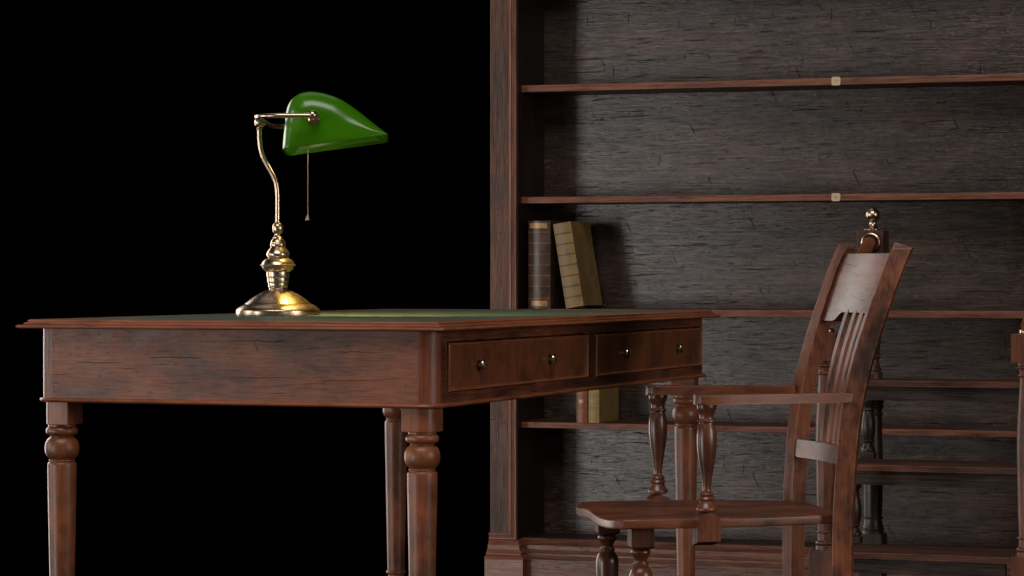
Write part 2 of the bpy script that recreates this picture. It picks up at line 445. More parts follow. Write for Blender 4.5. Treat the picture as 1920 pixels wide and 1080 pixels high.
# ------------------------------------------------------------------ LAMP
LX, LY = -.4495, 5.464
lamp = thing('desk_lamp', 'brass banker lamp with green glass shade and pull chain standing on the desk', 'lamp', (LX, LY, ZT - .0003), 0)
S = 1 / 976.7
def bz(py): return (591.0 - py) * S
bp_ = [(0.5, 591), (77.5, 591), (78.7, 590), (78.9, 586), (78.7, 582), (78, 580.5), (75, 577.2), (70, 573.6), (64.5, 570.8), (62.2, 569.9), (61.5, 569), (60, 567.5), (54, 562.6), (46, 556.8), (36, 550.8), (27, 546.2), (20, 543.2), (16.8, 542), (16.4, 540.6)]
bp_ += [(17.2, 539.6), (18.2, 537), (18.6, 533), (18.2, 530.6), (19.4, 530), (20.2, 527), (20.2, 521.5), (19.7, 520.4), (20.9, 519.6), (21.6, 516), (21.6, 511), (21.4, 509.5), (24.5, 508.2), (27.8, 505), (29.8, 500.6), (30.8, 498.2), (33.4, 497.4), (33.6, 496.6), (31, 495.8), (29, 491), (25.5, 487), (20.6, 484.2), (19.4, 483.6), (18, 482.6), (20.4, 480.8), (21.6, 477.5), (21.2, 474.4), (18.6, 469.8), (15, 465), (13.6, 462.8), (14.2, 461.6), (14.8, 459), (14.2, 456.6), (13.6, 455.8), (13.8, 454.4), (12.6, 451.2), (10.5, 448.2), (9, 446.4), (9, 445), (7, 442.8), (5.6, 440.4), (5.8, 438.4), (8.2, 436.4), (10, 432.4), (10.6, 427.6), (10, 422.8), (8, 419.2), (5.2, 417), (4.3, 416.4), (.3, 416)]
bm = bmesh.new(); lathe(bm, [(r * S, bz(y)) for r, y in bp_], seg=72); obj('base', bm, BRASS, lamp, angle=28)
def P3(px, py, Y=LY):   # pixel of the photograph -> local point of the lamp in its own upright plane
    return ((px - 960) / 5333.33 * Y - LX, Y - LY, .85 + (514.2 - py) / 5333.33 * Y - ZT + .0003)
bm = bmesh.new()
stem = catmull([P3(*q) for q in ((520.5, 420), (520.8, 383), (520.4, 360), (517.6, 342), (510.8, 326), (502.3, 311), (494, 295), (489.3, 280), (487.3, 264), (486.9, 246), (487.2, 236))], 6)
tube(bm, stem, .0043, 18); 
tube(bm, [P3(487, 243.5), P3(487, 241.6), P3(487, 240)], [.0052, .0062, .0050], 18)
obj('stem', bm, BRASS, lamp)
ZR = .85 + (514.2 - 217.2) / 5333.33 * 5.27 - ZT + .0003   # height of the yoke rod
xb = -.4765 - LX
bm = bmesh.new()
kc = P3(487.6, 230); sphere(bm, kc, .0107, 28)
YN, YF = 5.262 - LY, 5.672 - LY
r_ = .052
path = [(-.372 - LX, YN, ZR)]
for k in range(9):
    t_ = -PI / 2 - (PI / 2) * k / 8
    path.append((xb + r_ + r_ * math.cos(t_), YN + r_ + r_ * math.sin(t_), ZR))
for k in range(9):
    t_ = PI - (PI / 2) * k / 8
    path.append((xb + r_ + r_ * math.cos(t_), YF - r_ + r_ * math.sin(t_), ZR))
path.append((-.372 - LX, YF, ZR))
tube(bm, path, .0046, 16)
obj('yoke_rod', bm, BRASS, lamp)
for yy, sg in ((YN, -1), (YF, 1)):
    bm = bmesh.new(); c = (-.3690 - LX, yy + (.004 if sg < 0 else -.004), ZR + .0012)
    sphere(bm, c, .0092, 28)
    tube(bm, [(c[0] - .016, c[1], c[2] - .001), (c[0] - .008, c[1], c[2] - .001)], .0056, 16)
    lathe(bm, [(.0004, 0), (.0075, 0), (.0108, .003), (.0114, .006), (.0114, .0085), (.0004, .0085)], seg=32,
          M=Matrix.Translation((c[0] + .0008, c[1] - sg * .020, c[2] - .0055)) @ Matrix.Rotation(-sg * PI / 2 * -1, 4, 'X'))
    obj('pivot_knob', bm, BRASS, lamp)
# shade
raw = [(527.8, 278.6), (529.8, 255), (532.3, 232.6), (535, 209), (537, 200), (540.4, 191.4), (546, 183.3), (557.6, 174.3), (569.3, 170), (582, 168.8), (595, 169.9), (610.7, 173.2), (631.5, 180.4), (649.6, 190.5), (675.6, 209.3), (701.5, 230), (727.4, 249.9)]
Y0 = 5.30
prof = [((px - 960) / 5333.33 * Y0 - LX, .85 + (514.2 - py) / 5333.33 * Y0 - ZT) for px, py in raw]
prof = catmull(prof, 3)
A_, D_ = Vector(prof[0]), Vector(prof[-1])
arc_ = [0.0]
for a_, b_ in zip(prof, prof[1:]): arc_.append(arc_[-1] + math.hypot(b_[0] - a_[0], b_[1] - a_[1]))
def offset_profile(d):
    """move the roof curve inwards by d while both feet stay on the rim line"""
    n = len(prof); out = []
    ad = (D_ - A_).normalized()
    for i, q in enumerate(prof):
        la = arc_[i] / .05; ld = (arc_[-1] - arc_[i]) / .075
        de = d * min(1, .35 + .65 * la) * min(1, .04 + .96 * ld)
        a = Vector(prof[max(i - 1, 0)]); b = Vector(prof[min(i + 1, n - 1)])
        t_ = (b - a).normalized(); nn = Vector((t_.y, -t_.x))
        out.append(Vector(q) + nn * de)
    for idx, nb in ((0, 1), (n - 1, n - 2)):       # slide the feet back on to the line A-D
        q = out[idx]; t_ = (Vector(out[nb]) - q)
        nrm = Vector((-ad.y, ad.x)); h = (q - A_).dot(nrm)
        dn = t_.dot(nrm)
        out[idx] = q - t_ * (h / dn) if abs(dn) > 1e-6 else q
    # keep the points in order above the rim line
    nrm = Vector((-ad.y, ad.x))
    for i in range(1, n - 1):
        h = (out[i] - A_).dot(nrm)
        lim = .0005
        if h < lim: out[i] = out[i] + nrm * (lim - h)
    return out
SL = .322; RR = .038
bm = bmesh.new(); secs = []
for k in range(7):
    th = PI / 2 * k / 6; secs.append((RR * (1 - math.sin(th)) , RR * (1 - math.cos(th))))  # (inset, axial)
seq = [(i_, a_) for i_, a_ in secs] + [(0, SL * .5)] + [(i_, SL - a_) for i_, a_ in reversed(secs)]
rings = []
for ins, axl in seq:
    rings.append([bm.verts.new((q.x - .042 * axl, Y0 - LY + axl, q.y)) for q in offset_profile(ins)])
for a, b in zip(rings, rings[1:]):
    for k in range(len(a) - 1): bm.faces.new((a[k], a[k + 1], b[k + 1], b[k]))
bm.faces.new(rings[0][::-1]); bm.faces.new(rings[-1])
shade = obj('lamp_shade', bm, GLASS, lamp, angle=42)
so = shade.modifiers.new('thickness', 'SOLIDIFY'); so.thickness = .0035; so.offset = -1
# bulb tube and holder under the roof of the shade
bm = bmesh.new()
tube(bm, [(.070, -.06, .362), (.070, -.055, .362), (.070, .08, .362), (.070, .085, .362)], [.006, .0125, .0125, .006], 20)
obj('bulb', bm, BULB, lamp)
bm = bmesh.new()
tube(bm, [(.070, -.125, .362), (.070, -.06, .362)], .014, 20)
obj('bulb_socket', bm, BRASS, lamp)
# chain
cxp = P3(577.3, 403, 5.40)
bm = bmesh.new(); zt_ = .345; zb_ = P3(577.3, 404, 5.40)[2]
nb = int((zt_ - zb_) / .0031)
for k in range(nb):
    tmp = bmesh.new(); bmesh.ops.create_icosphere(tmp, subdivisions=1, radius=.00135)
    add(bm, tmp, 0, Matrix.Translation((cxp[0], cxp[1], zt_ - k * .0031)))
tube(bm, [(cxp[0], cxp[1], zt_), (cxp[0], cxp[1], zb_)], .0005, 6)
lathe(bm, [(.0004, zb_ + .0005), (.0018, zb_ - .0006), (.0026, zb_ - .003), (.0034, zb_ - .0055), (.0049, zb_ - .0078), (.0049, zb_ - .0088), (.0003, zb_ - .0088)], cxp[0], cxp[1], 20)
obj('pull_chain', bm, simple('dull_brass_chain', (.30, .22, .15), .45, 1, .5, .2, 90), lamp)

# ------------------------------------------------------------------ BOOKCASE
BC = (-.0584, 7.60)
BW = 1.86; BD = .25; BH = 2.02
book_m = dict(dark=(.045, .020, .0125), red=(.170, .056, .026))
BX = wood('x', seed=11.0, mott=.46, crack=.6, grain=.9, bump=.9, rough=(.36, .46), red=(.24, .074, .035), dark=(.10, .034, .018))
BZ = wood('z', seed=12.0, mott=.50, crack=.9, grain=1.0, bump=.9, rough=(.38, .5), **book_m)
BZM = wood('z', seed=13.0, mott=.42, crack=.2, grain=.6, bump=.4, red=(.23, .076, .040), dark=(.12, .044, .024), rough=(.28, .38), wear=.5, spec=.5)
BBACK = wood('x', seed=14.0, mott=.56, crack=.72, grain=.72, bump=1.1, gs=1.15, ms=1.6, rough=(.25, .29), dark=(.026, .014, .010), red=(.075, .030, .020), wear=0, spec=.62)
BSIDE = wood('z', seed=15.0, mott=.5, crack=.2, grain=.7, bump=.6, plane='yz', dark=(.012, .006, .004), red=(.026, .010, .006), wear=.2, spec=.3)  # wood darkened so the unlit inner side is already in its colour
BY = wood('x', seed=16.0, mott=.45, crack=.2, grain=.7, bump=.5, plane='xy', dark=(.045, .018, .011), red=(.10, .034, .017), rough=(.4, .55))
case = thing('bookcase', 'tall weathered dark wood bookcase with open shelves behind the desk', 'bookcase', (*BC, 0), -YAW)
bm = bmesh.new(); box(bm, .060, BW - .060, .222, .240, .10, BH, 0)
obj('back_panel', bm, BBACK, case)
for sx in (0, 1):
    bm = bmesh.new()
    X = (lambda x: x) if sx == 0 else (lambda x: BW - x)
    xa, xb_ = sorted((X(.0005), X(.0740)))
    # side board and stile core
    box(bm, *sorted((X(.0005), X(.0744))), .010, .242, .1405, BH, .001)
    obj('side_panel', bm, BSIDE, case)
    bm = bmesh.new()
    box(bm, *sorted((X(0), X(.0535))), 0, .0099, .1575, BH, .0012)
    obj('pilaster', bm, BZ, case)
    # mitred bead frame: upright down the inner edge, return along the foot
    bm = bmesh.new()
    pm = [(.0537, .0095), (.0537, -.0035), (.0550, -.0052), (.0575, -.0050), (.0592, -.0035), (.0600, -.0038), (.0612, -.0042), (.0622, -.0022), (.0628, .0000), (.0668, .0005), (.0682, .0028), (.0690, .0028), (.0696, -.0010), (.0706, -.0026), (.0728, -.0026), (.0738, -.0012), (.0744, .0030), (.0744, .0095)]
    n = len(pm)
    A = [bm.verts.new((X(x), y, BH)) for x, y in pm]
    Bq = [bm.verts.new((X(x), y, .1590 - (x - .0537) * .78)) for x, y in pm]
    Cq = [bm.verts.new((X(-.0035), y, .1590 - (x - .0537) * .78)) for x, y in pm]
    for i in range(n - 1):
        bm.faces.new((A[i], A[i + 1], Bq[i + 1], Bq[i])); bm.faces.new((Bq[i], Bq[i + 1], Cq[i + 1], Cq[i]))
    bm.faces.new((A[-1], A[0], Bq[0], Bq[-1])); bm.faces.new((Bq[-1], Bq[0], Cq[0], Cq[-1])); bm.faces.new(Cq); bm.faces.new(A)
    obj('pilaster_bead', bm, BZM, case, angle=25)
    # moulded base of the pilaster
    bm = bmesh.new()
    lv = [(.1428, .0010), (.1405, .0030), (.1330, .0050), (.1285, .0075), (.1280, .0062), (.1190, .0068), (.1185, .0078), (.1175, .0078), (.1120, .0110), (.1100, .0122), (.1096, .0112), (.1065, .0116), (.1060, .0106), (.1045, .0106), (.0990, .0165), (.0925, .0178), (.0921, .0166), (.0, .0166)]
    lps = []
    for z, o_ in lv:
        xs = sorted((X(-o_ * .12), X(.0770 + o_ * 1.75))); lps.append([(xs[0], -o_ * 2.1 - .002, z), (xs[1], -o_ * 2.1 - .002, z), (xs[1], .242, z), (xs[0], .242, z)])
    loft_loops(bm, lps, True, True)
    obj('pilaster_base', bm, wood('x', seed=17.0, mott=.40, crack=.15, grain=.7, bump=.5, red=(.22, .070, .034), dark=(.11, .038, .020), rough=(.30, .40), wear=.25, spec=.5), case, angle=25)
# base rail between the pedestals
bm = bmesh.new()
lv = [(.1455, .024), (.1450, .019), (.1400, .0165), (.1340, .0100), (.1292, .0020), (.1285, .0012), (.1182, .0008), (.1176, -.0010), (.1130, -.0040), (.1088, -.0090), (.1082, -.0098), (.1038, -.0100), (.1032, -.0115), (.0985, -.0140), (.0938, -.0190), (.0930, -.0200), (.0, -.0200)]
rail = [bm.verts.new]
pa = [(y + .012, z) for z, y in lv]
pa = [(y, z) for y, z in pa] + [(.06, 0), (.06, .1455)]
extrude_poly(bm, pa, .078, BW - .078, 'x', 0)
obj('base_rail', bm, wood('x', seed=18.0, mott=.44, crack=.7, grain=1.0, bump=.9, red=(.18, .058, .028), dark=(.080, .030, .018), rough=(.30, .40), wear=.3, spec=.5), case, angle=25)
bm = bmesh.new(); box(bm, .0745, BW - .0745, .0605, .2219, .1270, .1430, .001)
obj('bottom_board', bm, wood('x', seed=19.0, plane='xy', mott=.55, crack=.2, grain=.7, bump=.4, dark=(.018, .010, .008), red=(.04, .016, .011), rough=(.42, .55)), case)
SHZ = [(.4398, .4556), (.7392, .7580), (1.0395, 1.0570), (1.3370, 1.3555), (1.640, 1.658), (1.94, 1.958)]
for i, (z0, z1) in enumerate(SHZ):
    bm = bmesh.new()
    zc = (z0 + z1) / 2
    pts = [(.040, z0 + .0012), (.0408, z0), (.2219, z0), (.2219, z1), (.0425, z1), (.0405, z1 - .001), (.0398, z1 - .004), (.0398, zc)]
    extrude_poly(bm, pts, .0746, BW - .0746, 'x', 0)
    for f in bm.faces: f.material_index = 1 if abs(f.normal.z) > .8 else 0
    for f in bm.faces:
        f.normal_update(); f.material_index = 1 if abs(f.normal.z) > .8 else 0
    sh = obj('shelf', bm, [BX, BY], case, angle=30)
    if i in (2, 3):
        bm = bmesh.new(); w_, h_ = .0118, (.0210 / 2 if i == 2 else .0222 / 2); c_ = .0022; cx_ = .936
        pts = [(cx_ - w_ + c_, zc - h_), (cx_ + w_ - c_, zc - h_), (cx_ + w_ - c_, zc - h_ + c_ * .9), (cx_ + w_, zc - h_ + c_), (cx_ + w_, zc + h_ - c_), (cx_ + w_ - c_, zc + h_ - c_ * .9), (cx_ + w_ - c_, zc + h_), (cx_ - w_ + c_, zc + h_), (cx_ - w_ + c_, zc + h_ - c_ * .9), (cx_ - w_, zc + h_ - c_), (cx_ - w_, zc - h_ + c_), (cx_ - w_ + c_, zc - h_ + c_ * .9)]
        extrude_poly(bm, pts, .0372, .0392, 'y', .0003)
        for k_, (dx_, hh_) in enumerate(((-.0030, .0034), (-.0006, .0030), (.0024, .0034))):
            box(bm, cx_ + dx_ - .0005, cx_ + dx_ + .0005, .0370, .0374, zc - hh_, zc + hh_, 0, mi=1)
        obj('label_plate', bm, [IVORY, INK], sh)
bm = bmesh.new(); box(bm, -.012, BW + .012, -.014, .242, BH + .0005, BH + .06, .006)
obj('cornice', bm, BZM, case)

# ------------------------------------------------------------------ BOOKS
def leather_m(col, rough, nm, var=.35):
    return simple(nm, col, rough, 0, .5, var, 30, .0004)
def book(name_label, w, d, h, mats, x, z, lean=0.0, y=.042, bands=(), labels=(), gilt=None, sq=.004, group=None, label='', bulge=.010):
    """front face of the book is its spine, facing the camera side of the bookcase"""
    wx, wy = loc2world(BC, x, y)
    t = thing('book', label, 'book', (wx, wy, z), 0, group)
    t.rotation_euler = (Matrix.Rotation(-YAW, 3, 'Z') @ Matrix.Rotation(lean, 3, 'Y')).to_euler()
    # spine arc
    def arc(x0_, x1_, bl, n=12, inset=0):
        pts = []
        for k in range(n + 1):
            s = k / n; xx = x0_ + (x1_ - x0_) * s
            pts.append((xx, -bl * math.sin(PI * (.12 + .76 * s)) + bl * math.sin(PI * .12) + inset))
        return pts
    th = .0028
    out = arc(0, w, bulge)
    inn = arc(th, w - th, bulge, inset=th)[::-1]
    poly = [(0, d)] + out + [(w, d), (w - th, d)] + inn + [(th, d)]
    bm = bmesh.new(); extrude_poly(bm, poly, 0, h, 'z', .0006, seg=1)
    obj('cover', bm, mats[0], t, angle=40)
    bm = bmesh.new(); box(bm, th + .0002, w - th - .0002, th + .004, d - .004, sq, h - sq, 0)
    obj('page_block', bm, PAPER, t)
    for zb, hh, pr_ in bands:
        bm = bmesh.new()
        o1 = arc(.0002, w - .0002, bulge, inset=-pr_); o2 = arc(.0002, w - .0002, bulge, inset=.0006)[::-1]
        extrude_poly(bm, o1 + o2, zb - hh / 2, zb + hh / 2, 'z', min(hh * .3, .0008), seg=2)
        obj('raised_band', bm, mats[1], t)
    for zb, hh, x0_, x1_ in labels:
        bm = bmesh.new()
        a1 = [q for q in arc(0, w, bulge, 24, -.0004) if x0_ <= q[0] <= x1_]; a2 = [(q[0], q[1] + .0007) for q in a1][::-1]
        extrude_poly(bm, a1 + a2, zb - hh / 2, zb + hh / 2, 'z', 0)
        obj('spine_label', bm, gilt, t)
    return t
GILT = simple('worn_gilt', (.36, .21, .09), .42, .35, .5, .35, 260)
BRN = leather_m((.050, .026, .016), .38, 'brown_leather', .5); BRNB = leather_m((.150, .062, .030), .36, 'brown_leather_band', .4)
TAN = leather_m((.190, .112, .036), .50, 'tan_leather', .22); TANB = leather_m((.070, .042, .016), .5, 'tan_leather_band', .3)
RUS = leather_m((.17, .050, .022), .42, 'rust_leather', .3); RUSB = leather_m((.085, .022, .010), .45, 'rust_band', .3)
OCH = leather_m((.22, .145, .044), .50, 'ochre_leather', .2); OCHB = leather_m((.10, .064, .022), .5, 'ochre_band', .2)
ZS3 = .7582; ZS4 = .4558
G = 'old leather bound books on the shelves'
hb = .2345
book('b', .0625, .155, hb, (BRN, BRNB), .0925, ZS3, 0, .044, bands=[(hb * f_, .0030, .0019) for f_ in (.115, .255, .375, .495, .62, .745, .87)],
     labels=[(hb * .945, .014, .004, .056), (hb * .060, .014, .010, .056)], gilt=GILT, group=G, label='upright dark brown book with ribbed spine and gold labels, nearest the bookcase side', bulge=.012)
hb = .2270
book('b', .0500, .158, hb, (TAN, TANB), .2010, ZS3 + .0004, -math.radians(9.4), .040, bands=[(hb * f_, .0038, .0009) for f_ in (.125, .25, .375, .50, .625, .75, .875)],
     group=G, label='thick tan book leaning to the left against the upright brown book', bulge=.008)
hb = .19
book('b', .0305, .150, hb, (RUS, RUSB), .2290, ZS4, 0, .044, bands=[(.0412, .0012, .0004), (.0375, .0012, .0004), (.0722, .0012, .0004), (.0682, .0012, .0004)],
     labels=[(.0570, .009, .007, .021)], gilt=GILT, group=G, label='thin reddish brown book standing on the lower shelf below the desktop', bulge=.006)
hb = .195
book('b', .0300, .165, hb, (OCH, OCHB), .2632, ZS4, 0, .042, bands=[(.0412, .0012, .0004), (.0372, .0012, .0004), (.0745, .0012, .0004), (.0705, .0012, .0004)],
     labels=[(.0575, .0045, .0035, .0065), (.0575, .0045, .009, .013), (.0575, .0045, .018, .0215)], gilt=GILT, group=G, label='pale ochre yellow book standing beside the thin reddish brown book', bulge=.005)

# ------------------------------------------------------------------ ARMCHAIR  (local x = towards its back, y = far side)
CD = math.radians(9)
CO = (.36, 5.16)
chair = thing('armchair', 'dark wooden armchair with slatted back and turned arm supports pulled up to the desk', 'chair', (*CO, 0), CD)
CZ = wood('z', seed=21.0, mott=.49, crack=.7, grain=.45, bump=.35, rough=(.30, .42), red=(.210, .062, .025), dark=(.040, .017, .012), wear=1.0, cloud=.7, spec=.4)
CT = wood('z', seed=22.0, mott=.46, crack=.0, grain=.3, bump=.2, rough=(.24, .34), red=(.150, .044, .019), spec=.45, wear=.2)
CXm = wood('x', seed=23.0, mott=.47, crack=.15, grain=.4, bump=.25, rough=(.30, .42), cloud=.5, red=(.210, .062, .026), plane='xy', wear=1.0)
CYm = wood('y', seed=24.0, mott=.50, crack=.55, grain=.6, bump=.3, rough=(.30, .42), plane='yz', wear=.6)
# seat: shield outline, gently dished towards the front
half = [(-.2330, 0), (-.2325, .06), (-.2290, .115), (-.2215, .160), (-.2090, .190), (-.1850, .2015), (-.150, .2035), (-.10, .2040), (-.03, .2010), (.06, .186), (.13, .170), (.175, .158), (.198, .150), (.208, .141), (.211, .128), (.211, 0)]
half = [(x * (.978 if x < -.1 else 1), y) for x, y in half]
half = catmull(half, 5)
out = half + [(x, -y) for x, y in reversed(half[1:-1])]
def seat_z(x, y):
    z = 0
    if x < -.05:
        f_ = min(1, (-.05 - x) / .18); z += .0035 * f_ * math.cos(y / .2 * PI * 1.5) - .001 * f_
    z -= .003 * max(0, 1 - ((x - .02) / .15) ** 2 - (y / .16) ** 2)
    return z
bm = bmesh.new(); loops = []
ST = .4250; SB = .4075
def sc(f_): return [(x * f_, y * f_) for x, y in out]
def inset(d): 
    res = []
    for x, y in out:
        l_ = math.hypot(x, y); res.append((x * (1 - d / l_), y * (1 - d / l_)))
    return res
for pts, zz, top in ((inset(.0035), SB, 0), (inset(.0008), SB + .0010, 0), (inset(0), SB + .0035, 0), (inset(0), ST - .0042, 1), (inset(.0007), ST - .0018, 1), (inset(.0028), ST - .0003, 1), (inset(.012), ST, 1), (inset(.05), ST, 1), (inset(.09), ST, 1), (inset(.12), ST, 1)):
    loops.append([(x, y + .005, zz + (seat_z(x, y) if top else seat_z(x, y) * .8)) for x, y in pts])
loft_loops(bm, loops, True, True)
obj('seat', bm, CXm, chair, angle=50)
# back posts
fz = [(.907, .2905), (.886, .2805), (.84, .262), (.795, .246), (.75, .2305), (.709, .2175), (.65, .2030), (.60, .1940), (.54, .1875), (.50, .1845), (.464, .1820), (.40, .1795), (.30, .1785), (.20, .181), (.10, .188), (0, .200)]
fz = sorted(fz)
def fx(z):
    for (a, xa), (b, xb_) in zip(fz, fz[1:]):
        if a <= z <= b: return xa + (xb_ - xa) * (z - a) / (b - a)
    return fz[-1][1] if z > fz[-1][0] else fz[0][1]
SP = math.radians(26)
def ysplay(z): return .1650 + .010 * max(0, (z - .42) / .48)
DPT, THK = .0345, .0255
for sg in (-1, 1):
    bm = bmesh.new(); zl = [0, .1, .2, .3, .36, .42, .46, .5, .54, .58, .62, .66, .70, .74, .78, .82, .86, .895, .907]
    loops = []
    for z in zl:
        f0 = Vector((fx(z), sg * (ysplay(z) + .010))); d = Vector((math.cos(SP), sg * math.sin(SP))) * DPT; q = Vector((math.sin(SP), -sg * math.cos(SP))) * THK
        cs = [f0, f0 + d, f0 + d + q, f0 + q]
        # square cut at the top end, tilted with the lean
        zz = [z] * 4
        if z > .9: zz = [z, z - .0105, z - .0115, z - .001]
        loops.append([(c_.x, c_.y, z_) for c_, z_ in zip(cs, zz)])
    loft_loops(bm, loops, True, True)
    bmesh.ops.recalc_face_normals(bm, faces=bm.faces)
    es = [e for e in bm.edges if abs((e.verts[0].co - e.verts[1].co).normalized().z) > .5 or (min(v.co.z for v in e.verts) > .89)]
    bmesh.ops.bevel(bm, geom=es, offset=.0016, segments=2, profile=.5, affect='EDGES')
    obj('back_post', bm, CZ, chair, angle=30)
# crest rail, bowed backwards, with an arched lower edge
def bow(y, z): return fx(z) + .012 + .030 * (1 - (y / .175) ** 2)
bm = bmesh.new()
NY = 40
def crest_low(y):
    a = abs(y)
    if a < .098: return .7795
    if a < .122: 
        s = (a - .098) / .024; return .7795 - .0165 * (s * s * (3 - 2 * s))
    return .7630
F = []; Bk = []
for i in range(NY + 1):
    y = -.166 + .332 * i / NY
    colf = []; colb = []
    for j in range(7):
        z0 = crest_low(y); z = z0 + (.8885 - z0) * j / 6
        colf.append(bm.verts.new((bow(y, z), y, z))); colb.append(bm.verts.new((bow(y, z) + .017, y, z - .002)))
    F.append(colf); Bk.append(colb)
for i in range(NY):
    for j in range(6):
        bm.faces.new((F[i][j], F[i + 1][j], F[i + 1][j + 1], F[i][j + 1])); bm.faces.new((Bk[i][j], Bk[i][j + 1], Bk[i + 1][j + 1], Bk[i + 1][j]))
    bm.faces.new((F[i][0], Bk[i][0], Bk[i + 1][0], F[i + 1][0])); bm.faces.new((F[i][6], F[i + 1][6], Bk[i + 1][6], Bk[i][6]))
for e_ in (0, NY):
    for j in range(6): bm.faces.new((F[e_][j], F[e_][j + 1], Bk[e_][j + 1], Bk[e_][j]))
CRM = wood('y', seed=25.0, mott=.50, crack=.6, grain=.5, bump=.22, rough=(.33, .42), plane='yz', wear=.5)
obj('crest_rail', bm, CRM, chair, angle=40)
# lower back rail
bm = bmesh.new()
loops = []
for i in range(17):
    y = -.158 + .316 * i / 16
    def bw(z): return fx(z) + .010 + .024 * (1 - (y / .165) ** 2)
    loops.append([(bw(.507), y, .507), (bw(.540), y, .540), (bw(.540) + .016, y, .539), (bw(.507) + .016, y, .506)])
loft_loops(bm, loops, True, True)
bmesh.ops.recalc_face_normals(bm, faces=bm.faces)
bmesh.ops.bevel(bm, geom=[e for e in bm.edges if abs((e.verts[0].co - e.verts[1].co).normalized().y) > .6], offset=.0012, segments=2, affect='EDGES')
obj('back_rail', bm, CRM, chair, angle=40)
for k in range(5):
    bm = bmesh.new(); yt = (k - 2) * .0405; yb = (k - 2) * .0345
    loops = []
    for i in range(13):
        s = i / 12; z = .538 + (.784 - .538) * s; y = yb + (yt - yb) * s
        xx = fx(z) + .016 + .026 * (1 - (y / .170) ** 2) 
        w_ = .0095 + .0010 * s
        loops.append([(xx, y - w_, z), (xx, y + w_, z), (xx + .011, y + w_, z), (xx + .011, y - w_, z)])
    loft_loops(bm, loops, True, True)
    obj('back_slat', bm, CZ, chair, angle=30)
# arms, their turned supports, front legs
def zc_(py): return .624 - (py - 757) * .000925
AP = [(.0004, .6235), (.0172, .6235), (.0176, .6205), (.0174, .6165), (.0160, .6125), (.0138, .6075), (.0128, .6020), (.0132, .5985), (.0150, .5968), (.0168, .5958), (.0170, .5945), (.0160, .5932), (.0136, .5922), (.0136, .5898), (.0146, .5870), (.0164, .5800), (.0176, .5700), (.0179, .5600), (.0173, .5480), (.0158, .5340), (.0136, .5200), (.0112, .5060), (.0092, .4940), (.0078, .4820), (.0074, .4760),
      (.0080, .4735), (.0098, .4722), (.0092, .4712), (.0116, .4700), (.0128, .4670), (.0118, .4640), (.0112, .4634), (.0128, .4620), (.0141, .4590), (.0130, .4562), (.0122, .4556), (.0130, .4530), (.0148, .4490), (.0178, .4440), (.0186, .4410), (.0178, .4385), (.0140, .4372), (.0004, .4370)]
LGP = [(.0004, .3672), (.0120, .3670), (.0168, .3650), (.0180, .3620), (.0176, .3600), (.0150, .3560), (.0118, .3500), (.0108, .3460), (.0112, .3440), (.0134, .3432), (.0138, .3415), (.0130, .3400), (.0142, .3390), (.0142, .3370), (.0132, .3358), (.0150, .3340), (.0185, .3290), (.0208, .3220), (.0214, .3150), (.0210, .30), (.0195, .27), (.0165, .22), (.0135, .17), (.0125, .14), (.0160, .13), (.0165, .12), (.0130, .11), (.0150, .09), (.0165, .06), (.0150, .02), (.0120, 0)]
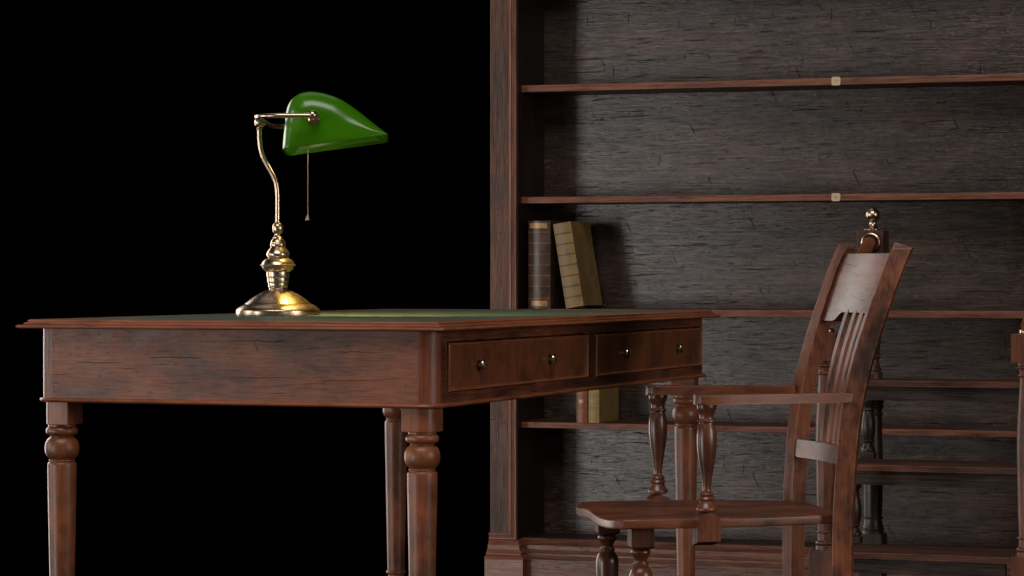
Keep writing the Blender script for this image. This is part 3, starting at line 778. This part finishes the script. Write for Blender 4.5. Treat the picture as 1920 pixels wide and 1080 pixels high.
for sg in (-1, 1):
    # armrest board
    side = [(.205, sg * .172), (.215, sg * .186), (.13, sg * .196), (.04, sg * .214), (-.02, sg * .226), (-.052, sg * .2290), (-.0680, sg * .2260), (-.0760, sg * .2150), (-.0775, sg * .2020), (-.0740, sg * .1880), (-.062, sg * .1800), (-.045, sg * .1790), (.02, sg * .1770), (.10, sg * .1660), (.16, sg * .1600), (.200, sg * .1600)]
    cl = side[:2] + catmull(side[1:-1], 4)[1:] + side[-1:]
    bm = bmesh.new(); extrude_poly(bm, cl, .6237, .6405, 'z', .0028, seg=3)
    obj('armrest', bm, CXm, chair, angle=40)
    bm = bmesh.new(); lathe(bm, AP, -.0540, sg * .205, 36)
    # block cut over the seat edge: arched top, bottom chamfered outwards
    tmp = bmesh.new()
    xs0, xs1 = -.0735, -.0335
    def cy(y): return sg * y
    prof_ = []
    NX = 10
    ys_in, ys_out = .170, .2270
    topz = lambda x: .4262 + .0095 * (1 - ((x + .0535) / .020) ** 2)
    ring_o = [(xs0 + (xs1 - xs0) * k / NX, topz(xs0 + (xs1 - xs0) * k / NX)) for k in range(NX + 1)]
    po = [(x, z) for x, z in ring_o] + [(xs1, .3860), (xs0, .3860)]
    pi_ = [(x, z) for x, z in ring_o] + [(xs1, .3750), (xs0, .3750)]
    V1 = [tmp.verts.new((x, cy(ys_out), z)) for x, z in po]; V2 = [tmp.verts.new((x, cy(ys_in), z)) for x, z in pi_]
    nn = len(V1)
    tmp.faces.new(V1); tmp.faces.new(V2[::-1])
    for k in range(nn): tmp.faces.new((V1[k], V1[(k + 1) % nn], V2[(k + 1) % nn], V2[k]))
    bmesh.ops.recalc_face_normals(tmp, faces=tmp.faces)
    bmesh.ops.bevel(tmp, geom=[e for e in tmp.edges if e.is_manifold and e.calc_face_angle(0) > .7], offset=.0012, segments=2, affect='EDGES')
    add(bm, tmp)
    obj('arm_support', bm, CT, chair, angle=40)
    bm = bmesh.new()
    cx, cy_ = (-.157 if sg < 0 else -.163), sg * .140 + .003
    lathe(bm, LGP, cx, cy_, 36)
    tmp = bmesh.new(); bmesh.ops.create_cube(tmp, size=1)
    for v in tmp.verts: v.co = Vector((cx + v.co.x * .041, cy_ + v.co.y * .041, .3980 + v.co.z * .022 - (.0 if v.co.z < 0 else 0)))
    for v in tmp.verts: v.co.z = .4100 if v.co.z > .398 else .3720
    bb = [f for f in tmp.faces if f.normal.z < -.5][0]
    # lamb's tongue: inset lower cap
    r = bmesh.ops.inset_region(tmp, faces=[bb], thickness=.006)
    for v in bb.verts: v.co.z = .3685
    r = bmesh.ops.inset_region(tmp, faces=[bb], thickness=.005)
    for v in bb.verts: v.co.z = .3668
    add(bm, tmp)
    obj('front_leg', bm, CT, chair, angle=40)

# ------------------------------------------------------------------ LIBRARY STEPS
SO = (.70, 6.50)
steps = thing('library_steps', 'dark wooden library steps with turned newels and a brass ball finial behind the armchair', 'step ladder', (*SO, 0), -YAW)
TX = wood('x', seed=31.0, mott=.50, crack=.4, grain=.8, bump=.5, red=(.130, .040, .019), dark=(.05, .019, .011), rough=(.42, .55), wear=.9, plane='xz')
TZ = wood('z', seed=32.0, mott=.46, crack=.2, grain=.6, bump=.4, red=(.175, .050, .022), rough=(.34, .46), wear=.5)
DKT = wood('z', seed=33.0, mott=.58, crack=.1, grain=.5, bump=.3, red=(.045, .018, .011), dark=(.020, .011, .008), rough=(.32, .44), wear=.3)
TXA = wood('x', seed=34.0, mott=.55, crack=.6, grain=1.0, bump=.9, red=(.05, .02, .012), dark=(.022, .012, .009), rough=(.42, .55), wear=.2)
RPM = wood('z', seed=36.0, mott=.52, crack=.2, grain=.9, bump=.6, red=(.12, .042, .022), dark=(.045, .022, .015), rough=(.34, .46), wear=.4)
cxL, cxR = .0105, .4730
for zt, ya, yb, xa, xb_ in ((.2175, 0, .205, .0440, .4385), (.4050, .180, .395, -.020, .505), (.5950, .365, .545, -.020, .505)):
    bm = bmesh.new(); box(bm, xa, xb_, ya, yb, zt - .0145, zt, .0014)
    td = obj('tread', bm, TX, steps)
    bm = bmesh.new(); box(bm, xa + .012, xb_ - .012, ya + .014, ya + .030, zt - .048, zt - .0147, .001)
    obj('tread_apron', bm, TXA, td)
def newel_profile(z0, z1, s=1.0):
    H_ = z1 - z0
    P_ = [(.0004, z1), (.0225, z1), (.0225, z1 - .006)] + torus_pts(.0205, .0250, z1 - .007, z1 - .014, 6) + [(.0195, z1 - .016), (.0185, z1 - .024)] + torus_pts(.0185, .0225, z1 - .026, z1 - .032, 6)
    P_ += [(.0178, z1 - .034), (.0182, z1 - .05), (.0210, z1 - .09), (.0238, z1 - .14), (.0248, z1 - .19), (.0240, z1 - .24), (.0218, z0 + .10), (.0200, z0 + .06), (.0196, z0 + .045)]
    P_ += torus_pts(.0196, .0235, z0 + .044, z0 + .037, 6) + [(.0200, z0 + .034), (.0200, z0 + .021)] + torus_pts(.0215, .0255, z0 + .020, z0 + .010, 6) + [(.0245, z0 + .009), (.0250, z0), (.0004, z0)]
    return [(r_ * s, z_) for r_, z_ in P_]
for cx in (cxL, cxR):
    bm = bmesh.new()
    box(bm, cx - .0325, cx + .0325, 0, .065, 0, .2190, .0014)
    box(bm, cx - .0325, cx + .0325, 0, .065, .6521, .7165, .0014)
    lathe(bm, newel_profile(.2190, .6521), cx, .0325, 40)
    nw = obj('front_newel', bm, TZ, steps, angle=40)
    # handrail from the front newel up to the tall rear post
    bm = bmesh.new()
    a, b = Vector((cx, .030, .7330)), Vector((cx, .462, .9265))
    d = (b - a)
    tube(bm, [tuple(a + d * (k / 24)) for k in range(25)], .0158, 24)
    obj('handrail', bm, wood('y', seed=35.0, mott=.42, crack=0, grain=.7, bump=.3, red=(.30, .090, .026), dark=(.15, .045, .015), rough=(.35, .5), wear=0), steps)
    bm = bmesh.new(); lathe(bm, [(.0004, .7166), (.0185, .7166), (.0195, .7190), (.0195, .7235), (.0175, .7265), (.0004, .7270)], cx, .0300, 32)
    obj('rail_collar', bm, BRASS, steps)
    # rear post: block, turned shaft on the top tread, brass ball finial
    bm = bmesh.new(); cy = .500
    xo = cx + .0002
    box(bm, xo - .0325, xo + .0325, cy - .0325, cy + .0325, .8620, .9570, .0014)
    rp = [(.0004, .8620), (.0225, .8620), (.0225, .856)] + torus_pts(.0205, .0250, .855, .848, 6) + [(.0185, .846), (.0185, .838)] + torus_pts(.0180, .0220, .836, .830, 6) + [(.0175, .828), (.0205, .79), (.0225, .75), (.0215, .71), (.0185, .68), (.0165, .660), (.0155, .652)]
    rp += torus_pts(.0155, .0195, .651, .643, 6) + [(.0150, .641), (.0152, .634)] + [(.0170, .626), (.0205, .619), (.0212, .6155), (.0190, .6140), (.0215, .6120), (.0235, .6060), (.0235, .5951), (.0004, .5951)]
    lathe(bm, rp, xo, cy, 40)
    obj('rear_post', bm, RPM, steps, angle=40)
    bm = bmesh.new()
    ring = [(.0175, 0), (.0240, 0), (.0252, .0015), (.0252, .004), (.0235, .0068), (.0210, .0078), (.0178, .0060), (.0175, 0)]
    tmp = bmesh.new(); seg = 40; rr_ = []
    for r0, z0 in ring: rr_.append([tmp.verts.new((r0 * math.cos(2 * PI * k / seg), r0 * math.sin(2 * PI * k / seg), z0)) for k in range(seg)])
    for a_, b_ in zip(rr_, rr_[1:]):
        for k in range(seg): tmp.faces.new((a_[k], a_[(k + 1) % seg], b_[(k + 1) % seg], b_[k]))
    add(bm, tmp, 0, Matrix.Translation((xo + .003, cy - .0326, .9270)) @ Matrix.Rotation(PI / 2, 4, 'X'))
    obj('rail_socket', bm, BRASS, steps)
    bm = bmesh.new(); z0 = .9571
    fp = [(.0004, 0), (.0215, 0), (.0222, .0012), (.0222, .0028), (.0200, .0042), (.0150, .0060), (.0112, .0095), (.0092, .0150), (.0090, .0190), (.0098, .0215)]
    cz = .0388; rb = .0182
    for k in range(3, 24): 
        th = PI - PI * k / 24 
        fp.append((max(rb * math.sin(th), .0004), cz + rb * math.cos(th)))
    fp.append((.0003, cz + rb))
    lathe(bm, [(r0, z0 + zz) for r0, zz in fp], xo, cy, 40)
    obj('ball_finial', bm, BRASS, steps)
    # tall rear leg carrying the top tread
    bm = bmesh.new()
    rl = [(.0004, .5470), (.0285, .5470), (.0285, .5430)] + torus_pts(.0250, .0280, .542, .534, 6) + [(.0240, .532)] + torus_pts(.0240, .0275, .531, .524, 6) + [(.0225, .521), (.0225, .512)] + torus_pts(.0225, .0255, .511, .505, 6) + [(.0222, .503), (.0226, .48), (.0242, .42), (.0248, .36), (.0240, .30), (.0226, .258)]
    rl += torus_pts(.0226, .0256, .257, .251, 6) + [(.0228, .249), (.0240, .238), (.0262, .231)] + torus_pts(.0262, .0290, .230, .224, 6) + [(.0270, .222), (.0285, .2160), (.0004, .2160)]
    lathe(bm, rl, xo, cy, 40)
    box(bm, xo - .029, xo + .029, cy - .029, cy + .029, 0, .2160, .001)
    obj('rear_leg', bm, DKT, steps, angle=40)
    # little vase balusters between the treads
    for zb, zt, yy, dx in ((.2175, .3570, .215, .022), (.4050, .5470, .400, .012)):
        bm = bmesh.new(); H_ = zt - zb; xv = cx + dx if cx == cxL else cx - dx
        box(bm, xv - .017, xv + .017, yy - .017, yy + .017, zb, zb + .016, .001)
        vp = [(.0004, 0), (.0160, 0), (.0170, .03), (.0170, .07), (.0140, .10), (.0125, .14), (.0100, .17), (.0130, .19), (.0140, .21), (.0120, .23), (.0135, .27), (.0172, .38), (.0180, .48), (.0168, .60), (.0138, .72), (.0115, .78), (.0135, .80), (.0135, .83), (.0110, .85), (.0125, .90), (.0170, .95), (.0180, .98), (.0180, 1.0), (.0004, 1.0)]
        lathe(bm, [(r0, zb + .016 + s * (H_ - .016)) for r0, s in vp], xv, yy, 28)
        obj('tread_baluster', bm, DKT, steps, angle=45)

# ------------------------------------------------------------------ LIGHTS
def area(name, loc, target, sx, sy, power, col=(1, 1, 1), spread=PI):
    l = bpy.data.lights.new(name, 'AREA'); l.shape = 'RECTANGLE'; l.size = sx; l.size_y = sy; l.energy = power; l.color = col; l.spread = spread
    o = bpy.data.objects.new(name, l); C.objects.link(o); o.location = loc
    d = Vector(target) - Vector(loc); o.rotation_euler = d.to_track_quat('-Z', 'Y').to_euler(); return o
WARM = (1, .94, .885)
area('key_softbox', (-6.9, 1.0, .20), (.2, 7.4, .70), 1.4, 3.3, 178, WARM)
area('key_low_fill', (-5.1, 1.0, -.45), (.2, 7.6, .35), 1.4, 1.2, 16, WARM)  # added unseen fill, brightens the lower left of the back panel
area('rim_softbox', (-4.2, 9.6, 1.2), (.1, 5.4, .6), 2.0, 3.6, 148, WARM)
area('left_softbox', (-6.0, 5.0, 1.2), (.1, 5.2, .6), 1.6, 3.0, 100, WARM)
area('back_softbox', (-3.5, 10.6, 2.4), (.4, 5.2, .7), 1.8, 2.2, 46, WARM)
area('side_softbox', (3.6, 2.6, 1.3), (.15, 5.5, .6), 1.2, 1.4, 14, (1, .93, .85), math.radians(80))
area('front_right_softbox', (2.6, -1.0, 1.5), (.3, 5.0, .5), 1.6, 1.6, 12, WARM)
area('top_softbox', (-.6, 2.4, 4.4), (-.3, 5.3, .6), 3.4, 2.0, 150, WARM)
area('top_back_softbox', (-.6, 7.5, 4.6), (.3, 5.3, .6), 3.0, 2.0, 11, WARM)
# the lit bulb of the lamp
sl = bpy.data.lights.new('bulb_light', 'SPOT'); sl.energy = 25; sl.color = (1, .66, .16); sl.spot_size = math.radians(86); sl.spot_blend = .25; sl.shadow_soft_size = .012
so_ = bpy.data.objects.new('bulb_light', sl); C.objects.link(so_); so_.parent = lamp; so_.location = (.070, .0, .345)
so_.rotation_euler = Vector((.14, .12, -.35)).to_track_quat('-Z', 'Y').to_euler()

pl = bpy.data.lights.new('bulb_glow', 'POINT'); pl.energy = .22; pl.color = (1, .80, .42); pl.shadow_soft_size = .012
po_ = bpy.data.objects.new('bulb_glow', pl); C.objects.link(po_); po_.parent = lamp; po_.location = (.096, .0, .352)
w = bpy.data.worlds.new('World'); SC.world = w; w.use_nodes = True
w.node_tree.nodes['Background'].inputs[0].default_value = (0, 0, 0, 1); w.node_tree.nodes['Background'].inputs[1].default_value = 0

# ------------------------------------------------------------------ CAMERA
cd = bpy.data.cameras.new('camera'); cam = bpy.data.objects.new('camera', cd); C.objects.link(cam)
cd.lens = 100; cd.sensor_width = 36; cd.clip_end = 100; cd.clip_start = .1
cam.location = (0, 0, CAMH); cam.rotation_euler = (PI / 2 - .00483, 0, 0)
SC.camera = cam
SC.view_settings.view_transform = 'Standard'; SC.view_settings.look = 'None'; SC.view_settings.exposure = -.12; SC.view_settings.gamma = 1
SC.render.resolution_x = 1024; SC.render.resolution_y = 576
